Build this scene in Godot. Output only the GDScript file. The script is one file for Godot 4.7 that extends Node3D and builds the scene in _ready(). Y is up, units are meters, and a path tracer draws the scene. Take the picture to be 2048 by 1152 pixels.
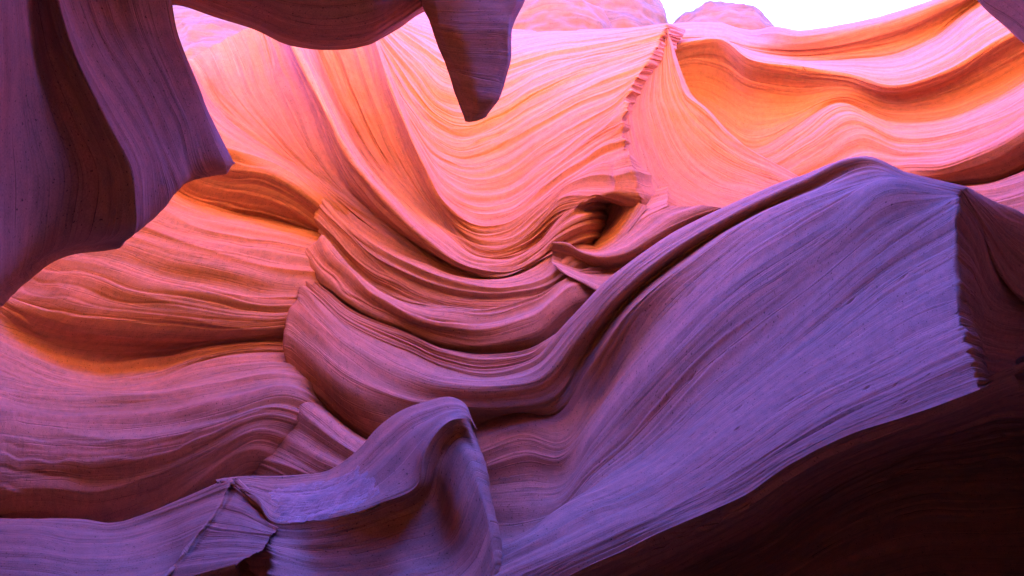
extends Node3D
# A sandstone slot canyon seen from its floor, looking up at the far wall.

const EYE := Vector3(0, 1.5, 0)
const PITCH := 28.0
const FOV := 52.0
var cp := cos(deg_to_rad(PITCH))
var sp := sin(deg_to_rad(PITCH))
var th := tan(deg_to_rad(FOV) * 0.5)
var fine := FastNoiseLite.new()
var broad := FastNoiseLite.new()
var T := {}
var ledges: PackedFloat32Array
var last_grid: PackedVector3Array
var last_size := Vector2i()
var total := 0

# ---------------------------------------------------------------- survey: a sighting (bearing in picture units, metres north of the tripod) -> world point
func at(x: float, y: float, d: float) -> Vector3:
	var a := (x - 1024.0) / 576.0 * th
	var b := (576.0 - y) / 576.0 * th
	var f := cp - b * sp
	var t := d / f
	return EYE + Vector3(a * t, (b * cp + sp) * t, -d)

# ---------------------------------------------------------------- lofted rock faces
func hermite(pts: PackedVector3Array, sharp: Array, subs: PackedInt32Array) -> PackedVector3Array:
	var n := pts.size()
	var out := PackedVector3Array()
	var ln := PackedFloat32Array()
	for i in n - 1:
		ln.append(maxf(pts[i].distance_to(pts[i + 1]), 1e-4))
	for i in n - 1:
		var a := pts[i]
		var b := pts[i + 1]
		var L := ln[i]
		var sl := (b - a) / L
		var ta := sl
		var tb := sl
		if i > 0 and not (i in sharp):
			var pl := (a - pts[i - 1]) / ln[i - 1]
			ta = (pl * L + sl * ln[i - 1]) / (L + ln[i - 1])
		if i < n - 2 and not ((i + 1) in sharp):
			var nl := (pts[i + 2] - b) / ln[i + 1]
			tb = (sl * ln[i + 1] + nl * L) / (L + ln[i + 1])
		ta *= L
		tb *= L
		for k in subs[i]:
			var t := float(k) / subs[i]
			var t2 := t * t
			var t3 := t2 * t
			out.append(a * (2 * t3 - 3 * t2 + 1) + ta * (t3 - 2 * t2 + t) + b * (3 * t2 - 2 * t3) + tb * (t3 - t2))
	out.append(pts[n - 1])
	return out

func normals_of(g: PackedVector3Array, U: int, V: int) -> PackedVector3Array:
	var nn := PackedVector3Array()
	nn.resize(U * V)
	for j in V:
		var j0 := maxi(j - 1, 0) * U
		var j1 := mini(j + 1, V - 1) * U
		for i in U:
			var du := g[j * U + mini(i + 1, U - 1)] - g[j * U + maxi(i - 1, 0)]
			var dv := g[j1 + i] - g[j0 + i]
			nn[j * U + i] = dv.cross(du).normalized()
	return nn

# rows: arrays of x, y, d triples; o: step (metres between grid lines), amp, wave, sharp rows/columns, swap (beds run along columns), jag {column: metres}
func loft(rows: Array, o: Dictionary) -> ArrayMesh:
	var R := rows.size()
	var C: int = rows[0].size() / 3
	var ctl := []
	for r in rows:
		assert(r.size() == C * 3)
		var p := PackedVector3Array()
		for c in C:
			var tilt: float = 1.0 - o.get("tilt", 0.0) * smoothstep(330.0, 1000.0, r[c * 3 + 1]) * (1.0 - smoothstep(1000.0, 1350.0, r[c * 3]))
			p.append(at(r[c * 3], r[c * 3 + 1], r[c * 3 + 2] * tilt))
		ctl.append(p)
	if o.get("base", false):   # carry the last row down into the ground
		var p := PackedVector3Array()
		for v in ctl[-1]:
			p.append(Vector3(v.x, -0.4, v.z - o.get("base_back", 0.3)))
		ctl.append(p)
	if o.has("lead"):
		for r in ctl.size():
			var q: PackedVector3Array = ctl[r]
			q.insert(0, q[0] + o.lead)
			ctl[r] = q
	return loft3(ctl, o)

func loft3(ctl: Array, o: Dictionary) -> ArrayMesh:
	var R := ctl.size()
	var C: int = ctl[0].size()
	var su: float = o.get("su", 0.042)
	var sv: float = o.get("sv", 0.009)
	var su_n := PackedInt32Array()
	for c in C - 1:
		var m := 0.0
		for r in R:
			m += ctl[r][c].distance_to(ctl[r][c + 1]) / R
		su_n.append(clampi(int(ceil(m / su)), 2, 90))
	var sv_n := PackedInt32Array()
	for r in R - 1:
		var m := 0.0
		for c in C:
			m += ctl[r][c].distance_to(ctl[r + 1][c]) / C
		sv_n.append(clampi(int(ceil(m / sv)), 2, 120))
	var lines := []
	for r in R:
		lines.append(hermite(ctl[r], o.get("csharp", []), su_n))
	var U: int = lines[0].size()
	var V := 1
	for k in sv_n:
		V += k
	var g := PackedVector3Array()
	g.resize(U * V)
	var col := PackedVector3Array()
	col.resize(R)
	for i in U:
		for r in R:
			col[r] = lines[r][i]
		var h := hermite(col, o.get("sharp", []), sv_n)
		for j in V:
			g[j * U + i] = h[j]
	# lengths along the beds (a) and across them (s)
	var sa := PackedFloat32Array()
	sa.resize(V)
	for j in range(1, V):
		var m := 0.0
		for i in range(0, U, 4):
			m += g[j * U + i].distance_to(g[(j - 1) * U + i])
		sa[j] = sa[j - 1] + m / ceil(U / 4.0)
	var ua := PackedFloat32Array()
	ua.resize(U)
	for i in range(1, U):
		var m := 0.0
		for j in range(0, V, 8):
			m += g[j * U + i].distance_to(g[j * U + i - 1])
		ua[i] = ua[i - 1] + m / ceil(V / 8.0)
	var amp: float = o.get("amp", 0.008)
	var wave: float = o.get("wave", 0.06)
	var swap: bool = o.get("swap", false)
	var off: float = o.get("seed", 0) * 37.7
	var lump: float = o.get("lump", 0.012)
	var warp: float = o.get("warp", 0.10)
	var nn := normals_of(g, U, V)
	var uv := PackedVector2Array()
	var uv2 := PackedVector2Array()
	uv2.resize(U * V)
	uv.resize(U * V)
	var fold: float = o.get("fold", 0.0)
	var fold_to: float = o.get("fold_to", 0.0)
	var pits: float = o.get("pits", 0.0)
	var jag: Dictionary = o.get("jag", {})
	var uc := PackedFloat32Array()
	for c in C - 1:
		for q in su_n[c]:
			uc.append(c + float(q) / su_n[c])
	uc.append(C - 1)
	var jc := {}
	for c in jag:
		var k := 0
		for q in int(c):
			k += su_n[q]
		jc[k] = jag[c]
	for j in V:
		for i in U:
			var k := j * U + i
			var a := ua[i]
			var s := sa[j]
			if swap:
				a = sa[j]
				s = ua[i]
			s += warp * broad.get_noise_2d(a * 0.35 + off, s * 0.5)
			var m := clampf(0.5 + 1.5 * broad.get_noise_2d(a * 0.35 + off, s * 1.3 + 50.0), 0.08, 1.0)
			var sk := (s + 0.05 * broad.get_noise_2d(a * 0.8 + off, s * 2.0)) * (0.06 / wave) * 250.0 + off * 11.0
			var k0 := int(sk)
			var lh := lerpf(ledges[posmod(k0, 4096)], ledges[posmod(k0 + 1, 4096)], sk - k0)
			var n1 := fine.get_noise_2d(s / wave * 0.6 + off, a * 0.25)
			var n3 := fine.get_noise_2d(s / wave * 0.2 + off + 400.0, a * 0.2)
			var h := amp * (m * (1.7 * lh + 0.5 * n1) + 1.6 * n3)
			if fold > 0.0:
				var fr := fine.get_noise_2d(s / 0.5 + off + 20.0, a * 0.16)
				h += fold * (0.35 - absf(fr)) * 1.6 * (1.0 if fold_to <= 0.0 else 1.0 - smoothstep(fold_to - 2.0, fold_to, uc[i]))
			if pits > 0.0:
				var pt := fine.get_noise_2d(a * 9.0 + off, s * 17.0)
				h -= pits * smoothstep(0.68, 0.82, pt) * smoothstep(8.0, 10.0, uc[i])
			h += lump * broad.get_noise_3d(g[k].x * 1.6, g[k].y * 1.6, g[k].z * 1.6 + off)
			g[k] += nn[k] * h
			uv[k] = Vector2(a + s * 0.37, s + off)
			uv2[k] = Vector2(a * 0.75, s * 0.75 + off)
		for q in jc:
			for w in range(-3, 4):
				var i2: int = q + w
				if i2 >= 0 and i2 < U:
					var k := j * U + i2
					var s := sa[j]
					var t := (fine.get_noise_2d(s * 4.0 + off, 7.0) + 0.7 * maxf(0.0, fine.get_noise_2d(s * 13.0, 31.0))) * clampf(0.5 + 1.6 * broad.get_noise_2d(s * 1.3, 3.0), 0.1, 1.2)
					var side := Vector3(1, 0.2, 0)
					g[k] += side * t * float(jc[q]) * (1.0 - absf(w) / 4.0)
	nn = normals_of(g, U, V)
	last_grid = g
	last_size = Vector2i(U, V)
	var idx := PackedInt32Array()
	idx.resize((U - 1) * (V - 1) * 6)
	var q := 0
	for j in V - 1:
		for i in U - 1:
			var k := j * U + i
			idx[q] = k
			idx[q + 1] = k + 1
			idx[q + 2] = k + U
			idx[q + 3] = k + 1
			idx[q + 4] = k + U + 1
			idx[q + 5] = k + U
			q += 6
	var arr := []
	arr.resize(Mesh.ARRAY_MAX)
	arr[Mesh.ARRAY_VERTEX] = g
	arr[Mesh.ARRAY_NORMAL] = nn
	arr[Mesh.ARRAY_TEX_UV] = uv
	arr[Mesh.ARRAY_TEX_UV2] = uv2
	arr[Mesh.ARRAY_INDEX] = idx
	var me := ArrayMesh.new()
	me.add_surface_from_arrays(Mesh.PRIMITIVE_TRIANGLES, arr)
	total += (U - 1) * (V - 1) * 2
	return me

# ---------------------------------------------------------------- materials
func noise_image(f: float, octaves: int, seed_: int, w: int, h: int) -> Image:
	var n := FastNoiseLite.new()
	n.seed = seed_
	n.noise_type = FastNoiseLite.TYPE_SIMPLEX_SMOOTH
	n.frequency = f
	n.fractal_octaves = octaves
	n.fractal_gain = 0.6
	return n.get_seamless_image(w, h)

func make_beds(n: int, thin_: float, thick: float, seed_: int) -> Array:
	# a periodic pile of beds: [height, tone, hue, joint, index] along n samples
	var rng := RandomNumberGenerator.new()
	rng.seed = seed_
	var hgt := PackedFloat32Array()
	var tone := PackedFloat32Array()
	var hue := PackedFloat32Array()
	var joint := PackedFloat32Array()
	var bed := PackedInt32Array()
	var i := 0
	var id := 0
	var drift := 0.0
	while i < n:
		var w := mini(int(lerpf(thin_, thick, pow(rng.randf(), 2.2))), n - i)
		if n - i - w < thin_:
			w = n - i
		drift = drift * 0.7 + rng.randf_range(-0.5, 0.5)
		var h0 := rng.randf()
		var tn := rng.randf_range(-1, 1)
		var jn := pow(rng.randf(), 2.5)
		for k in w:
			var t := float(k) / w
			hgt.append(h0 * (1.0 - 0.55 * t) * smoothstep(0.0, 0.12, t) * smoothstep(1.0, 0.8, t))
			tone.append(tn)
			hue.append(drift)
			joint.append(jn * clampf(1.0 - k / 3.5, 0.0, 1.0))
			bed.append(id)
		i += w
		id += 1
	return [hgt, tone, hue, joint, bed]

func make_textures():
	var W := 1024
	var H := 2048
	var thin := noise_image(0.03, 4, 3, W, 1024).get_data()
	var wide := noise_image(0.007, 3, 8, W, 1024).get_data()
	var grain := noise_image(0.3, 2, 21, W, 1024).get_data()
	var beds := make_beds(H, 10, 90, 5)
	var hgt: PackedFloat32Array = beds[0]
	var tone: PackedFloat32Array = beds[1]
	var hue: PackedFloat32Array = beds[2]
	var joint: PackedFloat32Array = beds[3]
	var bed: PackedInt32Array = beds[4]
	var colr := PackedByteArray()
	colr.resize(W * H * 3)
	var bump := PackedByteArray()
	bump.resize(W * H)
	for y in H:
		for x in W:
			var q := (y / 2) * W + x
			var b := wide[q] / 255.0 - 0.5
			var a := thin[q] / 255.0 - 0.5
			var e := grain[q] / 255.0 - 0.5
			var k := (y + int(70.0 * b + 6.0 * a) + H) % H
			var vis := clampf(0.55 + 2.2 * (thin[((bed[k] * 37) % 1024) * W + x] / 255.0 - 0.5), 0.0, 1.0)
			var l := 0.86 + 0.075 * tone[k] * vis + 0.10 * b + 0.07 * a + 0.05 * e - 0.55 * joint[k] * vis
			var w := 0.07 * hue[k] + 0.12 * b
			var p := (y * W + x) * 3
			colr[p] = int(255.0 * clampf(l + 0.15 * w, 0, 1))
			colr[p + 1] = int(255.0 * clampf(l - 0.35 * w, 0, 1))
			colr[p + 2] = int(255.0 * clampf(l - 0.5 * w, 0, 1))
			bump[y * W + x] = int(255.0 * clampf(0.25 + 0.45 * hgt[k] * vis + 0.12 * a + 0.10 * e - 0.4 * joint[k] * vis, 0, 1))
	T.col = ImageTexture.create_from_image(Image.create_from_data(W, H, false, Image.FORMAT_RGB8, colr))
	T.bump = ImageTexture.create_from_image(Image.create_from_data(W, H, false, Image.FORMAT_L8, bump))
	# sand grain, small stains and pock marks, the same size in both directions
	var speck := noise_image(0.11, 3, 40, 1024, 1024).get_data()
	var blot := noise_image(0.012, 4, 41, 1024, 1024).get_data()
	var pock := noise_image(0.05, 2, 42, 1024, 1024).get_data()
	var det := PackedByteArray()
	det.resize(1024 * 1024 * 3)
	for q in 1024 * 1024:
		var l := 0.94 + 0.20 * (speck[q] / 255.0 - 0.5) + 0.17 * (blot[q] / 255.0 - 0.5)
		var hole := smoothstep(0.80, 0.88, pock[q] / 255.0) * 0.35
		var t := 0.25 * (blot[q] / 255.0 - 0.5)
		det[q * 3] = int(255.0 * clampf(l - hole, 0, 1))
		det[q * 3 + 1] = int(255.0 * clampf(l - hole - 0.3 * t, 0, 1))
		det[q * 3 + 2] = int(255.0 * clampf(l - hole - 0.4 * t, 0, 1))
	T.grain = ImageTexture.create_from_image(Image.create_from_data(1024, 1024, false, Image.FORMAT_RGB8, det))
	ledges = make_beds(4096, 8, 60, 77)[0]     # 4096 samples of 4 mm: the beds as geometry

func rock(c: Color, us := 0.05, vs := 0.55, relief := 1.1) -> StandardMaterial3D:
	var m := StandardMaterial3D.new()
	m.albedo_color = c.linear_to_srgb()
	m.albedo_texture = T.col
	m.roughness = 0.9
	m.metallic_specular = 0.25
	m.heightmap_enabled = true
	m.heightmap_texture = T.bump
	m.heightmap_scale = relief
	m.uv1_scale = Vector3(us, vs, 1)
	m.detail_enabled = true
	m.detail_albedo = T.grain
	m.detail_blend_mode = BaseMaterial3D.BLEND_MODE_MUL
	m.detail_uv_layer = BaseMaterial3D.DETAIL_UV_2
	return m

func put(called: String, me: Mesh, m: Material, label := "", category := "", kind := "", parent: Node = self) -> MeshInstance3D:
	var o := MeshInstance3D.new()
	o.name = called
	o.mesh = me
	o.material_override = m
	parent.add_child(o, true)
	if label: o.set_meta("label", label)
	if category: o.set_meta("category", category)
	if kind: o.set_meta("kind", kind)
	return o

func drift(called: String, m: Material, u0: float, u1: float, v0: float, v1: float, deep: float, label: String):
	# sand lying on the rock face that was lofted last: a lens with a ragged edge that dips under the rock
	var ia := int(u0 * (last_size.x - 1))
	var ib := int(u1 * (last_size.x - 1))
	var ja := int(v0 * (last_size.y - 1))
	var jb := int(v1 * (last_size.y - 1))
	var U := ib - ia + 1
	var V := jb - ja + 1
	var st := SurfaceTool.new()
	st.begin(Mesh.PRIMITIVE_TRIANGLES)
	for j in V:
		for i in U:
			var p := last_grid[(ja + j) * last_size.x + ia + i]
			var a := 2.0 * i / (U - 1) - 1.0
			var b := 2.0 * j / (V - 1) - 1.0
			var r := 1.0 - (a * a + b * b) + 0.9 * broad.get_noise_2d(p.x * 6.0, p.z * 6.0) + 0.35 * fine.get_noise_2d(p.x * 40.0, p.z * 40.0)
			st.set_uv(Vector2(p.x, p.z))
			st.set_uv2(Vector2(p.x * 2.0, p.z * 2.0))
			st.add_vertex(p + Vector3(0, deep * clampf(r, -1.0, 0.8) + 0.003 * fine.get_noise_2d(p.x * 120.0, p.z * 120.0), deep * 0.5 * clampf(r, -1.0, 0.8)))
	for j in V - 1:
		for i in U - 1:
			var k := j * U + i
			for q in [k, k + 1, k + U, k + 1, k + U + 1, k + U]:
				st.add_index(q)
	st.generate_normals()
	put(called, st.commit(), m, label, "sand", "stuff")

func _ready():
	# ------------------------------------------------ camera, sky, sun, exposure
	var cam := Camera3D.new()
	cam.name = "camera"
	cam.position = EYE
	cam.rotation_degrees = Vector3(PITCH, 0, 0)
	cam.fov = FOV
	cam.near = 0.05
	cam.far = 400.0
	add_child(cam)
	cam.current = true
	var env := Environment.new()
	env.background_mode = Environment.BG_SKY
	var skm := ProceduralSkyMaterial.new()
	skm.sky_top_color = Color(0.06, 0.11, 1.0).linear_to_srgb()
	skm.sky_horizon_color = Color(0.10, 0.16, 1.0).linear_to_srgb()
	skm.ground_bottom_color = Color(0.1, 0.05, 0.03).linear_to_srgb()
	skm.ground_horizon_color = Color(0.3, 0.2, 0.15).linear_to_srgb()
	skm.sky_curve = 0.12
	skm.sun_angle_max = 4.0
	skm.energy_multiplier = 0.95
	var sky := Sky.new()
	sky.sky_material = skm
	env.sky = sky
	env.tonemap_mode = Environment.TONE_MAPPER_LINEAR
	env.tonemap_exposure = 25.0
	env.sdfgi_enabled = true
	env.ssao_enabled = true
	env.ssil_enabled = true
	var we := WorldEnvironment.new()
	we.name = "world_environment"
	we.environment = env
	add_child(we)
	var sun := DirectionalLight3D.new()
	sun.name = "sun"
	sun.light_energy = 1.6
	sun.light_color = Color(1.0, 0.87, 0.66)
	sun.light_angular_distance = 0.5
	sun.shadow_enabled = true
	sun.look_at_from_position(Vector3(0, 0, 0), -Vector3(-0.10, 0.84, -0.72))
	add_child(sun)

	for n in [fine, broad]:
		n.noise_type = FastNoiseLite.TYPE_SIMPLEX_SMOOTH
		n.seed = 11
		n.frequency = 1.0
	fine.fractal_octaves = 2
	broad.fractal_octaves = 2
	make_textures()
	print("textures t=", Time.get_ticks_msec())
	var sandstone := rock(Color(0.62, 0.29, 0.155))
	var weathered := rock(Color(0.36, 0.23, 0.10), 0.03, 0.2)
	var grit := rock(Color(0.66, 0.36, 0.24), 0.5, 0.5)
	var sand := rock(Color(0.52, 0.30, 0.22), 0.5, 0.5)

	# ------------------------------------------------ the far wall: alcove on the left, trough in the middle
	var wall := [
		[720,10,8.5, 790,15,8.5, 850,20,8.6, 910,40,8.8, 970,55,8.8, 1040,62,9, 1110,62,9.2, 1190,60,9, 1260,58,8.6, 1335,50,8, 1370,62,9],
		[720,12,7.6, 795,60,7.4, 850,95,7.3, 910,130,7.3, 970,130,7.4, 1040,108,7.5, 1110,92,7.5, 1190,82,7.3, 1260,72,7, 1330,60,6.7, 1365,72,7.7],
		[720,14,7.2, 790,100,7, 840,150,7, 880,195,7.1, 930,215,7.2, 1000,190,7.2, 1080,150,7.1, 1170,120,6.9, 1250,100,6.6, 1318,80,6.4, 1353,92,7.4],
		[725,16,6.9, 775,130,6.7, 820,205,6.8, 860,255,7, 920,285,7.1, 990,270,7.05, 1070,220,6.8, 1160,175,6.5, 1240,145,6.2, 1295,125,6.05, 1330,137,7.05],
		[728,18,6.7, 785,165,6.5, 830,260,6.6, 870,315,6.8, 930,345,6.85, 1000,335,6.8, 1080,285,6.5, 1160,235,6.2, 1230,200,5.95, 1265,170,5.85, 1300,182,6.85],
		[730,20,6.5, 790,185,6.3, 840,300,6.35, 885,365,6.5, 940,395,6.55, 1010,390,6.5, 1090,340,6.2, 1160,290,5.95, 1215,255,5.75, 1245,235,5.65, 1280,247,6.65],
		[731,22,6.1, 797,215,5.9, 850,335,5.92, 890,410,6.05, 950,450,6.2, 1015,445,6.15, 1090,395,5.95, 1150,350,5.75, 1210,310,5.6, 1250,300,5.5, 1285,312,6.5],
		[728,24,6.5, 785,225,6.45, 835,345,6.4, 885,430,6.35, 950,485,6.2, 1010,490,6.1, 1080,440,5.85, 1125,400,5.65, 1190,388,5.45, 1280,395,5.3, 1340,405,6.1],
		[612,40,7.2, 680,210,7.1, 735,305,6.95, 800,385,6.4, 880,465,6.15, 960,520,6, 1020,520,5.95, 1085,480,5.85, 1118,440,5.6, 1280,430,6.9, 1340,440,7.7],
		[565,50,6.1, 655,225,5.85, 705,320,5.72, 770,400,5.62, 855,480,5.6, 945,535,5.62, 1010,545,5.7, 1070,520,5.65, 1114,486,5.5, 1260,470,6.9, 1320,480,7.7],
		[520,45,7.1, 560,170,7.15, 620,290,6.85, 700,390,6.5, 790,460,6.15, 890,520,5.95, 980,560,5.8, 1050,550,5.75, 1110,525,5.7, 1240,520,6.9, 1300,530,7.7],
		[375,120,7.2, 430,215,7.15, 520,285,6.95, 590,330,6.75, 640,372,6.45, 720,432,6.25, 800,490,6, 900,540,6, 1000,570,6, 1100,545,6, 1160,555,6.8],
		[365,200,6.45, 400,270,6.25, 480,320,6.1, 560,352,6, 625,390,6.02, 720,480,6.4, 800,540,6.4, 900,590,6.4, 1000,610,6.4, 1100,610,6.4, 1160,620,7.2],
		[300,330,7, 358,384,6.9, 417,410,6.75, 486,428,6.65, 560,443,6.55, 640,466,6.45, 740,520,6.5, 850,580,6.5, 960,640,6.5, 1080,650,6.5, 1140,660,7.3],
		[250,400,6.3, 330,430,6.1, 400,455,6, 486,475,5.95, 560,487,5.98, 640,505,6.1, 740,560,6.5, 850,620,6.5, 960,680,6.5, 1080,700,6.5, 1140,710,7.3],
		[100,480,6, 200,520,5.9, 320,560,5.85, 430,580,5.85, 520,590,5.88, 640,600,6.05, 740,640,6.5, 850,680,6.5, 960,720,6.5, 1080,740,6.5, 1140,750,7.3],
		[0,590,5.8, 120,620,5.9, 260,650,6, 400,660,6, 520,655,5.98, 640,650,6.1, 740,690,6.5, 850,720,6.5, 960,760,6.5, 1080,780,6.5, 1140,790,7.3],
		[-60,600,5.6, 60,670,6.1, 200,710,6.4, 330,705,6.4, 450,690,6.2, 590,690,6.2, 740,740,6.5, 850,780,6.5, 960,800,6.5, 1080,820,6.5, 1140,830,7.3],
		[-80,680,5.3, 50,735,5.8, 180,775,6, 300,765,6.1, 400,722,6.1, 590,712,6.1, 740,800,6.5, 850,830,6.5, 960,850,6.5, 1080,860,6.5, 1140,870,7.3],
		[-80,760,5, 50,785,5.4, 180,795,5.6, 320,790,5.6, 440,770,5.55, 590,755,5.55, 700,840,6.2, 850,880,6.5, 960,900,6.5, 1080,900,6.5, 1140,910,7.3],
		[-80,850,4.8, 50,860,5.1, 180,865,5.3, 320,855,5.3, 440,830,5.2, 560,800,5.25, 680,860,5.9, 850,930,6.5, 960,940,6.5, 1080,940,6.5, 1140,950,7.3],
		[-80,950,4.9, 50,955,5.1, 180,945,5.2, 320,920,5.2, 420,890,5.18, 535,840,5.2, 660,890,5.8, 850,980,6.5, 960,980,6.5, 1080,980,6.5, 1140,990,7.3],
		[-80,1060,5.2, 50,1060,5.3, 180,1045,5.3, 300,1000,5.25, 400,950,5.2, 505,890,5.2, 620,930,5.7, 850,1040,6.5, 960,1040,6.5, 1080,1040,6.5, 1140,1050,7.3],
		[-80,1160,5.6, 50,1160,5.6, 180,1160,5.6, 300,1130,5.5, 400,1100,5.5, 520,1000,5.6, 620,1030,6, 850,1140,6.5, 960,1140,6.5, 1080,1140,6.5, 1140,1150,7.3],
	]
	put("fluted_rock_wall", loft(wall, {"seed": 1, "fold": 0.042, "base": true, "tilt": 0.17, "sharp": [6, 8, 11, 13], "csharp": [9], "jag": {9: 0.06}, "amp": 0.013, "wave": 0.075}), sandstone, "orange and pink fluted rock wall with hollow alcove and deep trough", "rock wall", "thing")

	# ------------------------------------------------ the fin that stands before the alcove
	var fin := [
		[640,366,6.9, 622,368,6.6, 645,380,6.52, 690,418,6.38, 757,468,6.1, 847,515,5.98, 930,548,5.9, 1000,552,5.85, 1070,530,5.8, 1120,490,5.75, 1250,510,6.05],
		[650,392,6.9, 622,372,6.263, 640,395,6.11, 690,450,5.907, 757,500,5.687, 847,545,5.58, 930,575,5.513, 1000,580,5.493, 1080,560,5.457, 1150,510,5.433, 1280,530,5.733],
		[660,430,6.9, 632,430,6.167, 660,460,6.012, 720,520,5.871, 790,570,5.723, 860,600,5.618, 930,610,5.517, 1000,610,5.467, 1080,600,5.383, 1170,560,5.327, 1300,580,5.627],
		[665,468,6.9, 640,468,6.22, 665,497,6.094, 705,535,5.986, 757,576,5.82, 820,608,5.686, 900,620,5.55, 980,622,5.44, 1060,600,5.31, 1180,540,5.28, 1310,560,5.58],
		[665,500,6.8, 640,478,5.973, 665,520,5.846, 705,560,5.741, 757,605,5.617, 820,640,5.514, 900,650,5.373, 980,650,5.293, 1065,620,5.147, 1150,560,5.113, 1280,580,5.413],
		[645,520,6.8, 612,500,6.027, 640,545,5.928, 690,595,5.825, 750,630,5.713, 812,655,5.612, 890,680,5.467, 970,690,5.327, 1060,670,5.133, 1150,600,5.067, 1280,620,5.367],
		[640,560,6.9, 606,546,6.28, 645,582,6.18, 694,623,6.08, 750,654,5.98, 812,678,5.88, 892,714,5.73, 986,724,5.68, 1060,716,5.38, 1180,640,5.28, 1310,660,5.58],
	]
	put("rock_fin", loft(fin, {"seed": 2, "fold": 0.042, "tilt": 0.17, "sharp": [3], "csharp": [1], "jag": {1: 0.03}, "amp": 0.010}), sandstone, "pink stepped rock fin with a scalloped left edge before the orange alcove", "rock fin")

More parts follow.
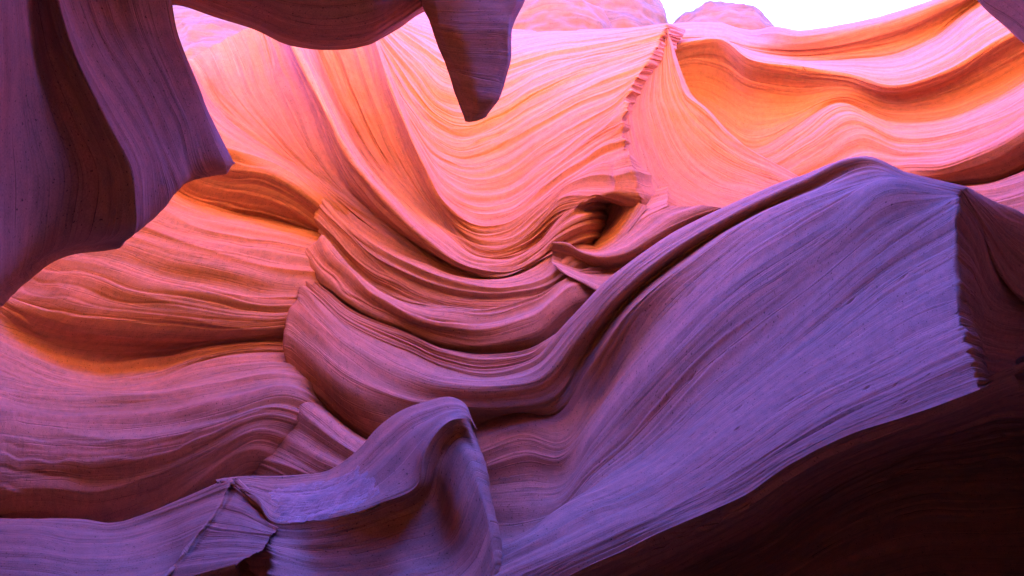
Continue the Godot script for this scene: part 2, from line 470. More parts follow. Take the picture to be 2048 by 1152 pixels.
	# ------------------------------------------------ the slope below the fin that sweeps up into the big purple wall on the right
	var slope := [
		[640,575,6.9, 606,548,6.2, 645,578,5.95, 694,617,5.78, 750,645,5.68, 812,669,5.58, 892,703,5.42, 986,713,5.3, 1060,703,5.1, 1130,660,5, 1208,598,4.9, 1310,525,5, 1440,450,5.2, 1600,382,5.4, 1745,345,5.5, 1806,370,5.38, 1930,400,5.2, 2080,530,5.2, 2700,570,5.5],
		[640,590,6.8, 605,575,5.96, 640,605,5.71, 690,650,5.56, 750,680,5.51, 815,705,5.46, 895,740,5.26, 990,755,5.06, 1075,730,4.81, 1140,655,4.45, 1212,583,4.2, 1300,508,4.15, 1440,428,4.1, 1600,358,4, 1745,317,3.9, 1806,345,3.82, 1930,374,3.7, 2080,505,4.2, 2700,545,4.5],
		[640,640,6.8, 578,635,5.9, 630,670,5.55, 690,720,5.35, 750,750,5.3, 820,775,5.2, 900,790,5.05, 1000,790,4.9, 1085,770,4.7, 1150,690,4.39, 1225,600,4.14, 1320,520,4.04, 1450,440,3.99, 1600,370,3.84, 1745,321,3.79, 1806,348,3.694, 1926,377,3.55, 2080,540,4.3, 2700,580,4.6],
		[640,700,6.8, 574,690,5.85, 625,730,5.5, 690,780,5.3, 760,800,5.25, 830,815,5.2, 920,815,5.1, 1010,815,5, 1100,800,4.78, 1165,715,4.57, 1245,610,4.29, 1345,525,4.17, 1470,445,4.07, 1610,378,3.89, 1748,327,3.78, 1806,351,3.648, 1922,379,3.45, 2080,560,4.4, 2700,600,4.7],
		[640,760,6.8, 577,765,5.95, 640,812,5.75, 725,878,5.65, 800,900,5.4, 880,890,5.4, 950,853,5.38, 1042,820,5.2, 1110,830,4.9, 1180,735,4.41, 1262,620,4.06, 1370,530,3.94, 1500,440,3.78, 1620,385,3.64, 1752,334,3.56, 1806,355,3.476, 1919,381,3.35, 2080,600,4.5, 2700,640,4.8],
		[630,800,6.6, 570,785,5.6, 632,830,5.3, 715,895,5.15, 780,930,5.1, 870,930,5.2, 960,900,5.15, 1050,870,5.02, 1120,880,4.7, 1190,770,4.47, 1275,635,4.07, 1385,535,3.9, 1515,437,3.72, 1630,385,3.57, 1765,347,3.51, 1806,361,3.386, 1917,384,3.2, 2080,620,4.6, 2700,660,4.9],
		[600,840,6.6, 520,860,5.7, 580,900,5.3, 680,950,5.1, 780,980,5.05, 870,985,5.1, 970,970,5.1, 1060,950,4.9, 1118,950,4.6, 1180,880,4.15, 1280,770,3.8, 1400,655,3.55, 1530,545,3.37, 1660,445,3.25, 1790,367,3.15, 1852.5,377.5,3.1, 1915,388,3.05, 2080,560,4.7, 2700,600,5],
		[540,930,6.6, 455,935,5.6, 560,970,5.2, 680,1020,5.1, 790,1040,5, 880,1060,5, 980,1060,4.9, 1060,1045,4.65, 1118,1018,4.35, 1180,960,4, 1290,890,3.65, 1410,785,3.4, 1540,670,3.2, 1670,563,3.08, 1800,470,3, 1857.5,434,2.975, 1915,398,2.95, 2080,600,4.8, 2700,640,5.1],
		[540,1030,6, 460,1030,5.4, 560,1060,5, 680,1100,4.9, 780,1140,4.7, 880,1150,4.4, 990,1100,4.1, 1050,1080,3.9, 1130,1020,3.8, 1200,985,3.55, 1320,925,3.3, 1440,835,3.1, 1560,748,2.95, 1690,657,2.85, 1810,578,2.78, 1862.5,544,2.75, 1915,510,2.72, 2080,640,4.9, 2700,680,5.2],
		[540,1130,5.8, 460,1130,5.2, 560,1150,4.8, 680,1180,4.5, 780,1190,4.2, 880,1180,3.9, 990,1135,3.6, 1080,1090,3.4, 1180,1035,3.25, 1260,1005,3.1, 1370,945,2.9, 1480,872,2.75, 1600,800,2.62, 1720,728,2.53, 1830,665,2.47, 1874,642.5,2.445, 1918,620,2.42, 2080,680,4.9, 2700,720,5.2],
		[540,1230,5, 480,1230,4.6, 600,1230,4.2, 720,1240,3.9, 820,1240,3.6, 900,1220,3.4, 1000,1170,3.2, 1100,1125,3, 1220,1070,2.8, 1330,1020,2.7, 1440,965,2.58, 1550,900,2.45, 1665,830,2.33, 1775,775,2.24, 1860,730,2.18, 1897.5,715,2.15, 1935,700,2.12, 2080,735,4.7, 2700,755,5],
		[600,1330,4.2, 640,1320,4, 700,1310,3.7, 800,1300,3.4, 900,1290,3.2, 980,1260,3, 1070,1210,2.8, 1165,1154,2.6, 1260,1107,2.5, 1370,1053,2.42, 1480,997,2.33, 1590,925,2.2, 1700,872,2.08, 1800,838,1.98, 1885,808,1.9, 1922.5,793,1.865, 1960,778,1.83, 2040,752,2.7, 2700,785,3.2],
		[620,1368,5.7, 660,1358,5.5, 720,1348,5.2, 820,1338,4.9, 920,1328,4.7, 1000,1298,4.5, 1090,1248,4.3, 1185,1192,4.1, 1280,1145,4, 1390,1091,3.92, 1500,1035,3.83, 1610,963,3.7, 1720,910,3.58, 1820,876,3.48, 1905,846,3.4, 1942.5,831,3.365, 1980,816,3.33, 2060,790,3.28, 2720,823,3.9],
		[660,1490,5.8, 700,1480,5.8, 760,1470,5.8, 860,1460,5.8, 960,1450,5.8, 1040,1420,5.8, 1130,1370,5.8, 1225,1314,5.8, 1320,1267,5.8, 1430,1213,5.8, 1540,1157,5.8, 1650,1085,5.8, 1760,1032,5.8, 1860,1000,5.8, 1945,1000,5.8, 1982.5,1000,5.8, 2020,1000,5.8, 2100,1000,5.8, 2760,1000,5.8],
		[700,1700,6.2, 740,1700,6.2, 800,1700,6.2, 900,1700,6.2, 1000,1700,6.2, 1080,1700,6.2, 1170,1700,6.2, 1265,1700,6.2, 1360,1700,6.2, 1470,1700,6.2, 1580,1700,6.2, 1690,1700,6.2, 1800,1700,6.2, 1900,1700,6.2, 1985,1700,6.2, 2022.5,1700,6.2, 2060,1700,6.2, 2140,1700,6.2, 2800,1700,6.2],
	]
	var k_wall := put("sloping_rock_wall", loft(slope.slice(0, 12), {"seed": 3, "fold": 0.038, "fold_to": 10.0, "tilt": 0.17, "sharp": [4], "csharp": [1, 15, 16], "jag": {1: 0.03, 16: 0.025}, "amp": 0.0065, "wave": 0.05, "pits": 0.014, "lump": 0.008}), sandstone, "large purple ribbed rock slope rising to the right over a dark undercut", "rock wall", "thing")
	var under := slope.slice(11, 15).duplicate(true)
	for c in 19:
		under[0][c * 3 + 1] -= 25.0
		under[0][c * 3 + 2] += 0.22
	put("undercut", loft(under, {"seed": 31, "tilt": 0.17, "su": 0.06, "sv": 0.02, "amp": 0.02, "wave": 0.09}), sandstone, "dark maroon underside", "", "", k_wall)

	# ------------------------------------------------ the small hollow and its ledge between trough and purple wall
	var bowl := [
		[1105,392,6.15, 1102,440,6.1, 1106,485,5.95, 1145,506,5.6, 1195,504,5.4, 1230,489,5.3, 1260,459,5.2, 1295,412,5.15],
		[1128,392,6.3, 1126,437,6.25, 1132,470,6.15, 1160,490,5.95, 1195,485,5.7, 1222,470,5.6, 1245,445,5.5, 1270,402,5.4],
		[1148,390,6.4, 1148,427,6.35, 1155,453,6.3, 1172,470,6.15, 1195,466,5.95, 1213,453,5.85, 1228,430,5.75, 1245,396,5.6],
		[1165,390,6.2, 1166,415,6.2, 1170,432,6.2, 1180,445,6.15, 1195,445,6.1, 1205,436,6, 1214,420,5.9, 1222,391,5.8],
		[1185,388,6.25, 1186,395,6.25, 1188,402,6.25, 1190,408,6.25, 1193,408,6.2, 1196,403,6.15, 1199,396,6.1, 1201,388,6.05],
	]
	var curl := [
		[1110,472,6.3, 1130,478,6.4, 1160,490,6.4, 1200,490,6.3, 1225,478,6.2, 1255,430,6.1, 1285,385,6.0, 1335,370,5.9],
		[1110,484,5.35, 1130,490,5.45, 1160,502,5.45, 1200,502,5.4, 1225,492,5.3, 1255,465,5.2, 1285,435,5.1, 1335,412,4.95],
		[1105,488,5.2, 1128,490,5.2, 1165,508,5.1, 1210,518,5.0, 1255,510,4.9, 1310,480,4.8, 1380,440,4.7, 1450,418,4.6],
		[1105,505,5.3, 1120,510,5.3, 1165,528,5.3, 1215,538,5.2, 1265,530,5.1, 1330,497,5.0, 1400,457,4.9, 1460,430,4.8],
		[1105,525,5.15, 1118,530,5.1, 1165,550,5.0, 1210,560,4.9, 1265,545,4.8, 1330,510,4.7, 1400,470,4.6, 1460,435,4.5],
		[1112,533,5.05, 1130,548,4.95, 1170,568,4.88, 1208,586,4.8, 1275,570,4.75, 1340,530,4.7, 1410,490,4.6, 1470,455,4.5],
		[1150,535,5.8, 1160,555,5.8, 1190,580,5.7, 1230,600,5.5, 1285,590,5.4, 1350,560,5.2, 1420,520,5.2, 1480,490,5],
	]
	var ledge_rock := put("hollow_ledge", loft(curl, {"seed": 4, "sharp": [1, 5], "su": 0.03, "sv": 0.009}), sandstone, "curling mauve rock ledge below the small dark hollow", "rock ledge")
	put("hollow", loft(bowl, {"seed": 41, "su": 0.02, "sv": 0.009, "amp": 0.01}), sandstone, "small dark rounded hollow", "", "", ledge_rock)

	# ------------------------------------------------ pink plate right of the serrated ridge
	var plate := [
		[1340,70,7.2, 1352,110,7.2, 1366,155,7.2, 1382,190,7.2, 1420,225,7.2, 1460,268,7.2, 1510,308,7, 1570,342,6.8, 1620,372,6.6],
		[1335,58,6.75, 1345,110,6.7, 1358,155,6.65, 1372,190,6.6, 1410,220,6.55, 1450,262,6.5, 1500,300,6.4, 1560,332,6.2, 1610,360,6.1],
		[1332,60,6.75, 1335,130,6.65, 1345,190,6.6, 1370,240,6.55, 1410,285,6.5, 1460,325,6.35, 1520,355,6.2, 1570,375,6.0, 1620,395,5.9],
		[1330,62,6.74, 1315,140,6.6, 1320,220,6.5, 1345,290,6.45, 1395,345,6.35, 1450,375,6.2, 1510,392,6.0, 1570,400,5.9, 1620,410,5.8],
		[1328,64,6.72, 1298,140,6.45, 1280,230,6.2, 1300,310,6.15, 1340,370,6.1, 1400,405,6.0, 1460,420,5.9, 1540,425,5.8, 1620,430,5.7],
		[1326,66,6.72, 1288,135,6.3, 1243,228,5.85, 1250,310,5.6, 1285,402,5.45, 1330,430,5.7, 1400,440,5.7, 1500,450,5.7, 1620,460,5.6],
		[1324,70,6.9, 1280,140,6.6, 1230,235,6.2, 1240,320,6, 1275,420,5.9, 1330,460,5.9, 1400,470,5.9, 1500,480,5.8, 1620,490,5.7],
	]
	put("rock_plate", loft(plate, {"seed": 5, "sharp": [1, 5], "amp": 0.010}), sandstone, "pink scoop shaped rock plate right of the serrated ridge crest", "rock fin")

	# ------------------------------------------------ upper right wall
	var upper := [
		[1000,150,11.8, 1300,70,11, 1370,62,11, 1440,60,11, 1500,72,10.6, 1600,80,10, 1700,66,9.5, 1800,42,9, 1880,12,8.6, 1960,-30,8.2, 2140,-110,7.5, 2800,-260,7.1],
		[1000,160,10.2, 1300,80,9.4, 1370,74,9.3, 1440,78,9.2, 1500,92,9, 1600,98,8.6, 1700,84,8.2, 1800,58,7.8, 1885,22,7.4, 1970,-20,7, 2140,-90,6.5, 2800,-240,6.1],
		[1000,164,10.2, 1300,84,9.4, 1370,78,9.3, 1440,80,9.2, 1500,100,9, 1600,112,8.75, 1700,105,8.4, 1800,84,8.05, 1880,48,7.7, 1960,-5,7.3, 2140,-85,6.8, 2800,-235,6.4],
		[1000,168,10, 1300,88,9.2, 1370,80,9, 1440,80,8.8, 1500,106,8.8, 1600,122,8.7, 1700,118,8.45, 1800,104,8.1, 1865,72,7.8, 1950,2,7.4, 2140,-80,6.9, 2800,-230,6.5],
		[1000,180,8.8, 1320,100,8, 1370,86,7.7, 1440,79,7.4, 1500,118,7.3, 1600,136,7.3, 1700,152,7.2, 1787,173,7, 1900,140,6.6, 1980,92,6.3, 2140,10,5.8, 2800,-140,5.4],
		[1000,210,9, 1330,130,8.2, 1375,130,8.1, 1440,140,8, 1500,175,7.9, 1600,180,7.7, 1695,178,7.4, 1787,205,7.4, 1900,180,7.05, 1980,145,6.75, 2140,60,6.2, 2800,-90,5.8],
		[1000,280,9.1, 1340,200,8.3, 1390,220,8.3, 1440,265,8.2, 1510,300,8, 1580,262,7.8, 1670,208,7.55, 1790,244,7.4, 1900,236,7.05, 1980,205,6.75, 2140,110,6.2, 2800,-40,5.8],
		[1000,340,8.8, 1350,260,8, 1400,290,8, 1470,325,7.8, 1540,322,7.4, 1610,278,7.1, 1690,222,6.85, 1790,262,6.75, 1900,256,6.4, 1980,226,6.1, 2140,130,5.6, 2800,-20,5.2],
		[1000,380,8.7, 1350,300,7.9, 1420,340,7.8, 1490,365,7.5, 1560,365,7.2, 1640,330,6.9, 1720,290,6.6, 1800,310,6.4, 1900,300,6.1, 1980,275,5.8, 2140,180,5.3, 2800,30,4.9],
		[1000,440,8.4, 1350,360,7.6, 1420,400,7.4, 1490,420,7.2, 1560,420,7, 1640,400,6.7, 1720,370,6.4, 1800,350,6.15, 1880,343,5.85, 1960,316,5.55, 2140,220,5, 2800,70,4.6],
		[1000,480,8.4, 1350,400,7.6, 1420,440,7.4, 1490,460,7.2, 1560,460,7, 1640,440,6.7, 1720,420,6.5, 1800,400,6.3, 1885,372,6.15, 1980,364,5.85, 2140,300,5.35, 2800,150,4.95],
		[1000,520,8.2, 1350,440,7.4, 1420,480,7.2, 1490,500,7, 1560,500,6.8, 1640,480,6.5, 1720,460,6.3, 1810,430,6, 1895,395,5.7, 1985,384,5.4, 2140,330,4.9, 2800,180,4.5],
		[1000,640,8, 1350,560,7.2, 1420,600,7, 1490,620,6.8, 1560,620,6.6, 1640,600,6.3, 1720,580,6.1, 1810,560,5.8, 1900,540,5.5, 2000,520,5.2, 2140,500,4.7, 2800,350,4.3],
	]
	put("upper_rock_wall", loft(upper, {"seed": 6, "fold": 0.038, "base": true, "base_back": 3.0, "sharp": [3, 4, 6, 10], "amp": 0.014, "wave": 0.09}), sandstone, "bright pink and orange terraced rock wall below the sky on the right", "rock wall", "thing")

	# ------------------------------------------------ overhang, arch and spur
	var over := [
		[-80,690,3.1, 0,615,3.35, 60,560,3.6, 130,515,3.81, 235,500,3.8, 265,455,4, 335,385,4.16, 390,352,4.3, 440,335,4.5, 450,322,4.8],
		[-80,660,2.02, 0,585,2.27, 60,535,2.52, 130,500,2.73, 240,492,2.72, 275,455,2.92, 345,380,3.08, 400,357,3.22, 455,348,3.42, 471,325,3.72],
		[-80,560,1.6, 0,500,1.85, 80,460,2.1, 180,440,2.31, 272,422,2.3, 310,390,2.5, 352,340,2.66, 378,312,2.8, 440,300,3, 457,304,3.3],
		[-80,450,1.6, 0,400,1.85, 90,370,2.1, 190,350,2.31, 262,345,2.3, 300,320,2.5, 330,290,2.66, 370,268,2.8, 418,245,3, 432,255,3.3],
		[-80,300,1.584, 0,260,1.832, 70,240,2.079, 150,240,2.287, 215,245,2.277, 250,225,2.475, 290,200,2.633, 330,180,2.772, 388,165,2.97, 396,170,3.267],
		[-80,120,1.552, 0,100,1.794, 50,95,2.037, 100,100,2.241, 150,110,2.231, 180,95,2.425, 220,80,2.58, 280,70,2.716, 350,68,2.91, 357,74,3.201],
		[-80,-20,1.504, 0,-25,1.739, 40,-25,1.974, 80,-25,2.171, 110,-20,2.162, 130,-25,2.35, 180,-30,2.5, 250,-30,2.632, 334,-20,2.82, 342,-15,3.102],
		[-80,-300,1.344, 0,-300,1.554, 40,-300,1.764, 80,-300,1.94, 110,-300,1.932, 130,-300,2.1, 180,-300,2.234, 250,-300,2.352, 334,-300,2.52, 342,-300,2.772],
	]
	for r in over:
		for c in 10:
			r[c * 3 + 2] *= lerpf(0.70, 1.0, clampf((r[c * 3 + 1] + 25.0) / 480.0, -0.5, 1.0))
	put("overhanging_rock", loft(over, {"seed": 7, "swap": true, "lead": Vector3(-0.7, 0, 2.2), "sharp": [1], "csharp": [5, 9], "su": 0.016, "sv": 0.04, "amp": 0.004, "wave": 0.04}), sandstone, "dark maroon overhanging rock filling the upper left corner", "overhang")
	var arch := [
		[325,10,2.592, 375,15,2.808, 430,35,2.952, 510,60,3.096, 570,88,3.24, 650,100,3.312, 735,92,3.384, 790,60,3.456, 845,25,3.528, 900,0,3.6],
		[325,-8,2.232, 375,1,2.376, 430,20,2.484, 510,47,2.628, 570,76,2.7, 650,93,2.772, 735,82,2.808, 790,48,2.88, 845,12,2.952, 900,-20,3.024],
		[325,-40,2.088, 385,-30,2.196, 450,-8,2.304, 530,15,2.412, 590,35,2.484, 660,45,2.556, 740,35,2.592, 790,14,2.7, 850,-20,2.808, 910,-50,2.88],
		[325,-90,1.944, 390,-80,2.016, 460,-70,2.088, 540,-60,2.16, 600,-50,2.232, 670,-45,2.304, 745,-50,2.376, 800,-60,2.52, 860,-80,2.664, 920,-100,2.808],
		[325,-300,1.8, 390,-300,1.872, 460,-300,1.944, 540,-300,2.016, 600,-300,2.088, 670,-300,2.16, 745,-300,2.232, 800,-300,2.376, 860,-300,2.52, 920,-300,2.664],
	]
	put("rock_arch", loft(arch, {"seed": 8, "sharp": [1], "amp": 0.004}), sandstone, "dark maroon rock arch crossing the top edge beside the bright gap", "rock arch")
	var spur := [
		[838,-60,2.981, 838,-60,2.722, 870,-60,2.592, 920,-60,2.527, 980,-60,2.56, 1045,-60,2.657, 1075,-60,2.916, 960,-60,3.24, 838,-60,2.981],
		[848,10,2.981, 846,10,2.754, 872,15,2.657, 925,15,2.579, 985,15,2.592, 1030,10,2.657, 1045,5,2.916, 960,10,3.24, 848,10,2.981],
		[872,65,2.981, 866,65,2.786, 885,68,2.689, 930,70,2.592, 985,70,2.605, 1012,72,2.657, 1022,75,2.851, 960,70,3.175, 872,65,2.981],
		[890,110,2.981, 886,110,2.799, 902,112,2.709, 945,112,2.624, 990,110,2.657, 1015,110,2.722, 1020,110,2.851, 965,110,3.11, 890,110,2.981],
		[906,160,2.981, 904,160,2.819, 922,162,2.722, 955,165,2.657, 985,165,2.689, 1002,165,2.754, 1007,165,2.851, 960,160,3.046, 906,160,2.981],
		[921,210,2.948, 919,210,2.819, 940,212,2.754, 960,215,2.709, 975,212,2.722, 984,210,2.774, 988,208,2.851, 960,208,2.981, 921,210,2.948],
		[931,243,2.916, 930,243,2.851, 938,244,2.825, 945,242,2.799, 955,238,2.799, 966,234,2.825, 970,232,2.851, 950,240,2.916, 931,243,2.916],
	]
	put("hanging_rock_spur", loft(spur, {"seed": 9, "csharp": [1, 2, 5], "su": 0.02, "sv": 0.03, "amp": 0.003, "lump": 0.02}), sandstone, "dark maroon pointed rock spur hanging down from the top edge", "rock spur")
	var corner := [
		[1935,-30,4.2, 1970,18,4.3, 2005,48,4.4, 2060,95,4.5, 2140,150,4.6],
		[1935,-35,3.4, 1965,12,3.4, 2003,45,3.4, 2055,90,3.4, 2140,150,3.4],
		[1990,-80,3.2, 2020,-40,3.2, 2060,0,3.2, 2100,40,3.2, 2180,90,3.2],
		[2050,-300,3.0, 2080,-280,3.0, 2110,-240,3.0, 2150,-200,3.0, 2250,-150,3.0],
	]
	put("overhanging_rock", loft(corner, {"seed": 10, "sharp": [1], "amp": 0.004}), sandstone, "dark maroon rock corner jutting in at the upper right", "overhang")

	# ------------------------------------------------ foreground: saddle and ledge
	var saddle := [
		[430,985,5, 480,985,4.9, 540,985,4.9, 600,985,4.9, 660,980,4.8, 715,940,4.8, 760,890,4.8, 810,857,4.8, 860,840,4.7, 905,833,4.6, 932,848,4.5, 940,872,4.5, 932,886,5.2],
		[430,965,4.35, 480,957,4.25, 540,955,4.15, 600,950,4.1, 660,940,4.05, 715,900,4.05, 760,850,4.05, 810,817,4, 860,800,3.92, 905,793,3.82, 932,808,3.75, 946,842,3.7, 938,856,4.4],
		[440,968,4.1, 495,972,4, 560,985,3.9, 620,985,3.82, 675,972,3.78, 730,935,3.75, 775,890,3.75, 820,850,3.72, 862,828,3.68, 900,815,3.64, 930,818,3.62, 949,850,3.6, 941,864,4.3],
		[455,970,4.25, 508,990,3.8, 570,1015,3.65, 640,1012,3.58, 700,998,3.52, 755,968,3.5, 800,925,3.5, 835,885,3.5, 865,855,3.5, 898,832,3.5, 930,828,3.52, 951,856,3.55, 943,870,4.25],
		[470,972,4.15, 515,1003,3.65, 552,1045,3.45, 620,1043,3.4, 700,1027,3.33, 760,1007,3.27, 838,965,3.17, 848,910,3.19, 876,862,3.25, 903,840,3.33, 934,838,3.46, 953,862,3.62, 945,876,4.4],
		[480,1010,4.25, 528,1040,3.75, 560,1072,3.38, 625,1075,3.37, 708,1062,3.38, 778,1040,3.4, 862,1000,3.45, 878,935,3.41, 895,890,3.46, 915,868,3.49, 940,866,3.44, 958,885,3.58, 950,899,4.4],
		[490,1060,4.3, 540,1070,3.8, 566,1100,3.29, 632,1112,3.36, 718,1102,3.39, 795,1078,3.36, 880,1050,3.4, 905,985,3.25, 922,935,3.29, 938,910,3.33, 956,915,3.33, 968,930,3.49, 960,944,4.4],
		[490,1120,4.3, 545,1120,3.8, 572,1140,3.17, 640,1150,3.3, 730,1148,3.29, 815,1128,3.13, 893,1100,3.18, 930,1050,3.09, 948,1000,3.11, 962,970,3.15, 974,975,3.18, 984,1000,3.37, 976,1014,4.4],
		[490,1210,4.3, 545,1210,3.8, 578,1210,3.02, 650,1215,3.07, 745,1212,3.02, 830,1200,2.93, 905,1180,2.9, 950,1140,2.9, 972,1100,2.92, 985,1070,2.95, 995,1070,3, 1003,1095,3.22, 995,1109,4.4],
		[490,1450,4.3, 545,1450,3.8, 578,1450,2.82, 650,1450,2.87, 745,1450,2.82, 830,1450,2.73, 905,1450,2.7, 950,1450,2.7, 972,1450,2.72, 985,1450,2.75, 995,1450,2.8, 1003,1450,3.02, 995,1464,4.4],
	]
	put("saddle_rock", loft(saddle, {"seed": 11, "base": true, "sharp": [1, 4], "csharp": [11], "amp": 0.011, "wave": 0.055, "sv": 0.007, "su": 0.02, "warp": 0.04, "lump": 0.008}), sandstone, "lilac saddle shaped rock with a raised peak in the middle foreground", "rock")
	drift("sand_patch", grit, 0.24, 0.48, 0.25, 0.40, 0.012, "pink coarse sand lying in the dip of the lilac saddle rock")
	var ledge := [
		[-80,1075,5.2, 70,1075,5.1, 160,1080,5, 238,1085,5, 310,1065,5, 385,1030,5, 463,999,4.99, 470,1000,5, 477,1001,4.97, 505,1020,4.8, 560,1070,4.5],
		[-80,1040,4.2, 70,1040,4.1, 160,1042,4.05, 238,1047,4, 310,1022,4.05, 385,990,4.1, 463,956,4.09, 470,957,4.17, 477,958,4.07, 505,985,3.9, 560,1048,3.55],
		[-80,1070,3.7, 70,1058,3.75, 160,1072,3.72, 242,1072,3.8, 318,1052,3.9, 380,1030,3.88, 440,1009,3.84, 447,1010,3.92, 454,1011,3.82, 495,1025,3.62, 555,1060,3.4],
		[-80,1105,3.4, 70,1100,3.45, 165,1115,3.45, 250,1110,3.55, 325,1090,3.62, 370,1075,3.6, 405,1057,3.61, 412,1058,3.69, 419,1059,3.59, 475,1065,3.4, 540,1078,3.28],
		[-80,1150,3.2, 75,1150,3.22, 170,1155,3.25, 258,1150,3.3, 315,1138,3.35, 345,1125,3.38, 365,1107,3.41, 372,1108,3.49, 379,1109,3.39, 445,1105,3.22, 515,1108,3.12],
		[-80,1200,3.05, 80,1200,3.05, 175,1200,3.05, 255,1190,3.1, 295,1178,3.12, 315,1170,3.15, 328,1159,3.21, 335,1160,3.29, 342,1161,3.19, 395,1150,3.08, 470,1130,3.05],
		[-80,1240,3.5, 80,1240,3.5, 175,1240,3.5, 255,1230,3.6, 295,1218,3.6, 315,1210,3.7, 328,1199,3.79, 335,1200,3.8, 342,1201,3.77, 395,1190,3.8, 480,1160,3.9],
		[-80,1450,3.5, 80,1450,3.5, 175,1450,3.5, 255,1450,3.6, 295,1450,3.6, 315,1450,3.7, 328,1449,3.79, 335,1450,3.8, 342,1451,3.77, 395,1450,3.8, 480,1450,3.9],
	]
	put("rock_ledge", loft(ledge, {"seed": 12, "base": true, "sharp": [1, 5], "csharp": [6, 7, 8], "amp": 0.012, "wave": 0.07, "sv": 0.007, "su": 0.02, "warp": 0.05}), sandstone, "lilac curved rock ledge along the lower left corner", "rock ledge")

	# ------------------------------------------------ what lies beyond the rim
	var far := [
		[270,-60,10.4, 330,-60,10.2, 420,-60,10.0, 500,-50,10.2, 570,-40,10.6],
		[270,10,10.0, 330,5,9.7, 424,5,9.3, 500,10,9.6, 570,20,10.0],
		[270,80,9.7, 330,80,9.4, 410,70,8.9, 500,80,9.2, 570,90,9.6],
		[270,220,9.3, 330,220,9.0, 390,220,8.5, 500,220,8.8, 570,220,9.2],
	]
	put("far_rock_wall", loft(far, {"seed": 13, "base": true, "su": 0.15, "sv": 0.05, "wave": 0.2, "amp": 0.03, "lump": 0.1}), weathered, "sunlit cream rock wall seen through the gap at upper left", "rock wall")
	for d in [[1052, 45, 12.4, 0.55, 1.0, "small pale sunlit rock knob nearest the hanging spur"], [1196, 72, 11.6, 2.0, 1.75, "broad pale sunlit rock dome standing highest against the sky"],
			[1105, 82, 10.2, 1.5, 0.72, "low pale sunlit rock swell in front of the broad dome"], [1435, 98, 10.8, 1.5, 0.95, "low pale sunlit rock dome behind the orange bowl"]]:
		var c := at(d[0], d[1], d[2])
		var rings := []
		for r in 11:
			var ring := PackedVector3Array()
			var e := PI * 0.5 * maxf(0.0, (r - 2) / 8.0)
			for k in 13:
				var a := TAU * k / 12.0
				var lo := 0.0 if r > 1 else (2.0 - r)
				ring.append(c + Vector3(cos(a) * cos(e) * d[3], sin(e) * d[4] - lo, -sin(a) * cos(e) * d[3] * 0.8))
			rings.append(ring)
		rings.reverse()
		put("rock_dome", loft3(rings, {"seed": d[0], "su": 0.12, "sv": 0.04, "wave": 0.2, "amp": 0.012, "lump": 0.10}), weathered, d[5], "rock dome").set_meta("group", "sunlit domes beyond the rim")

	# ------------------------------------------------ floor and the walls round the camera
	var fl := []
	for r in 7:
		var row := PackedVector3Array()
		for k in 7:
			row.append(Vector3(-30 + k * 10, 0.0, -30 + r * 10))
		fl.append(row)
	put("ground", loft3(fl, {"seed": 20, "su": 0.4, "sv": 0.4, "amp": 0.03, "wave": 0.8, "lump": 0.1}), sand, "", "", "structure")
	var side := func(cols: Array, ys: Array, leans: Array, called: String, label: String, seed_: int):
		var rws := []
		for r in ys.size():
			var row := PackedVector3Array()
			for k in cols.size():
				var c: Vector3 = cols[k]
				row.append(Vector3(c.x, ys[r], c.y) + Vector3(cos(c.z), 0, sin(c.z)) * (leans[r] + 0.35 * sin(k * 1.7 + ys[r] * 0.6)))
			rws.append(row)
		rws.reverse()
		put(called, loft3(rws, {"seed": seed_, "su": 0.12, "sv": 0.08, "amp": 0.02, "wave": 0.2, "lump": 0.1}), sandstone, label, "rock wall")
	side.call([Vector3(6.5, 4.5, -PI / 2), Vector3(4.0, 4.2, -PI / 2), Vector3(1.0, 4.0, -PI / 2), Vector3(-2, 4.2, -PI / 2), Vector3(-4.5, 4.4, -PI / 2), Vector3(-7, 4.5, -PI / 2)],
		[-0.5, 2.0, 4.5, 7.0, 9.5, 12.0], [0.0, -0.4, 0.1, 0.2, -0.4, -1.0], "canyon_wall", "fluted orange rock wall rising behind the camera", 21)
	side.call([Vector3(11, -8, PI), Vector3(8.2, -5.5, PI), Vector3(6.0, -3.0, PI), Vector3(5.2, 0, PI), Vector3(5.0, 2.5, PI), Vector3(5.5, 5, PI)],
		[-0.5, 2.0, 4.5, 7.0, 9.5, 12.5], [2.2, 1.7, 0.8, -0.1, -0.4, -1.0], "canyon_wall", "tall orange rock wall beyond the right edge", 22)
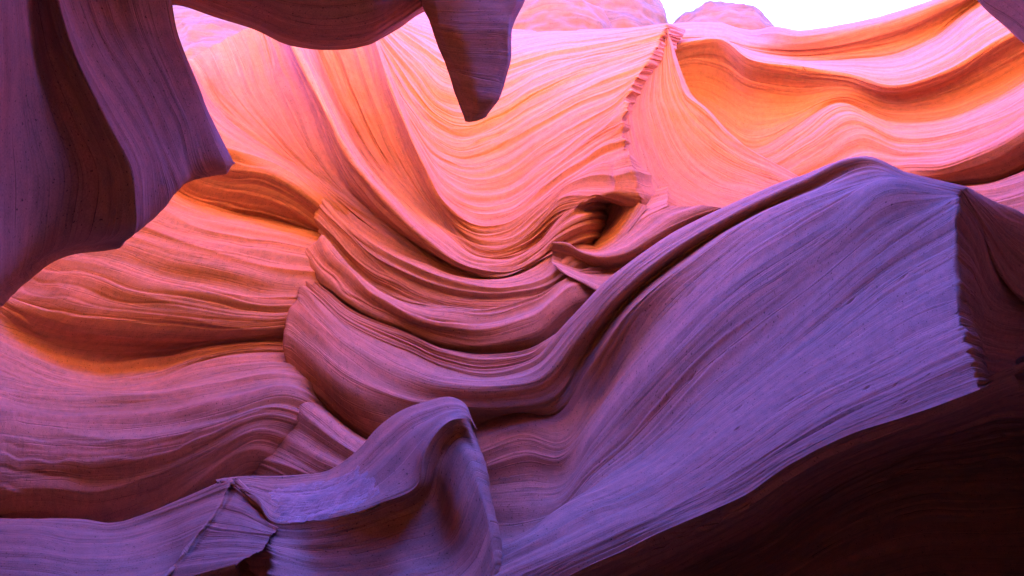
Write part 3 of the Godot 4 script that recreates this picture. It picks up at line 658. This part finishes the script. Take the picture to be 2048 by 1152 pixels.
	side.call([Vector3(-5.5, 5, 0), Vector3(-5.2, 2, 0), Vector3(-4.8, -1, 0), Vector3(-4.9, -3.2, 0), Vector3(-5.25, -4.8, 0), Vector3(-5.8, -7.0, 0)],
		[-0.5, 2.0, 4.5, 7.0, 9.5], [0.3, 0.1, 0.0, -0.1, 0.0], "canyon_wall", "orange rock wall beyond the left edge", 23)
	# the roof behind the camera, and the high rock bridge that the arch and the spur hang from: its far side is in the sun
	var roof := []
	for r in 7:
		var row := PackedVector3Array()
		for k in 12:
			var x := -8.5 + k * 1.5
			var lip: float = -2.15 if x < -0.5 else (1.6 if x < 1.0 else (0.2 if x < 2.9 else -3.3))
			var w := 0.25 * sin(k * 1.9 + r)
			row.append([Vector3(x, 8.3, 6.0), Vector3(x, 8.2, lip + 1.5 + w), Vector3(x, 7.7, lip + 0.15), Vector3(x, 7.2, lip + w * 0.3), Vector3(x, 7.0 + w * 0.5, lip + 1.2), Vector3(x, 7.0 + w * 0.5, 2.8), Vector3(x, 7.0, 5.5)][r])
		roof.append(row)
	put("rock_roof", loft3(roof, {"seed": 24, "su": 0.12, "sv": 0.1, "amp": 0.02, "wave": 0.2, "lump": 0.1}), sandstone, "rock overhang roofing the canyon above the camera", "overhang")
	var bridge := []
	for r in 8:
		var row := PackedVector3Array()
		for k in 12:
			var x := -9.0 + k * 1.5
			var w := 0.25 * sin(k * 1.7 + r * 1.3)
			var dip := 1.7 if x < -4.0 else 0.0
			var zf := -2.9
			row.append([Vector3(x, 16.4, -1.5), Vector3(x, 16.2, -2.0), Vector3(x, 12.4, zf + 0.5 + w), Vector3(x, 9.3, zf + 0.1 + w), Vector3(x, 7.4 - dip, zf), Vector3(x, 7.0 - dip + w * 0.3, zf + 0.3), Vector3(x, 7.4 - dip, -2.3), Vector3(x, 16.4, -1.5)][r])
		bridge.append(row)
	put("rock_bridge", loft3(bridge, {"seed": 25, "su": 0.12, "sv": 0.1, "amp": 0.02, "wave": 0.2, "lump": 0.1}), sandstone, "high rock bridge above the arch, over the top edge", "rock arch")
	print("triangles ", total)
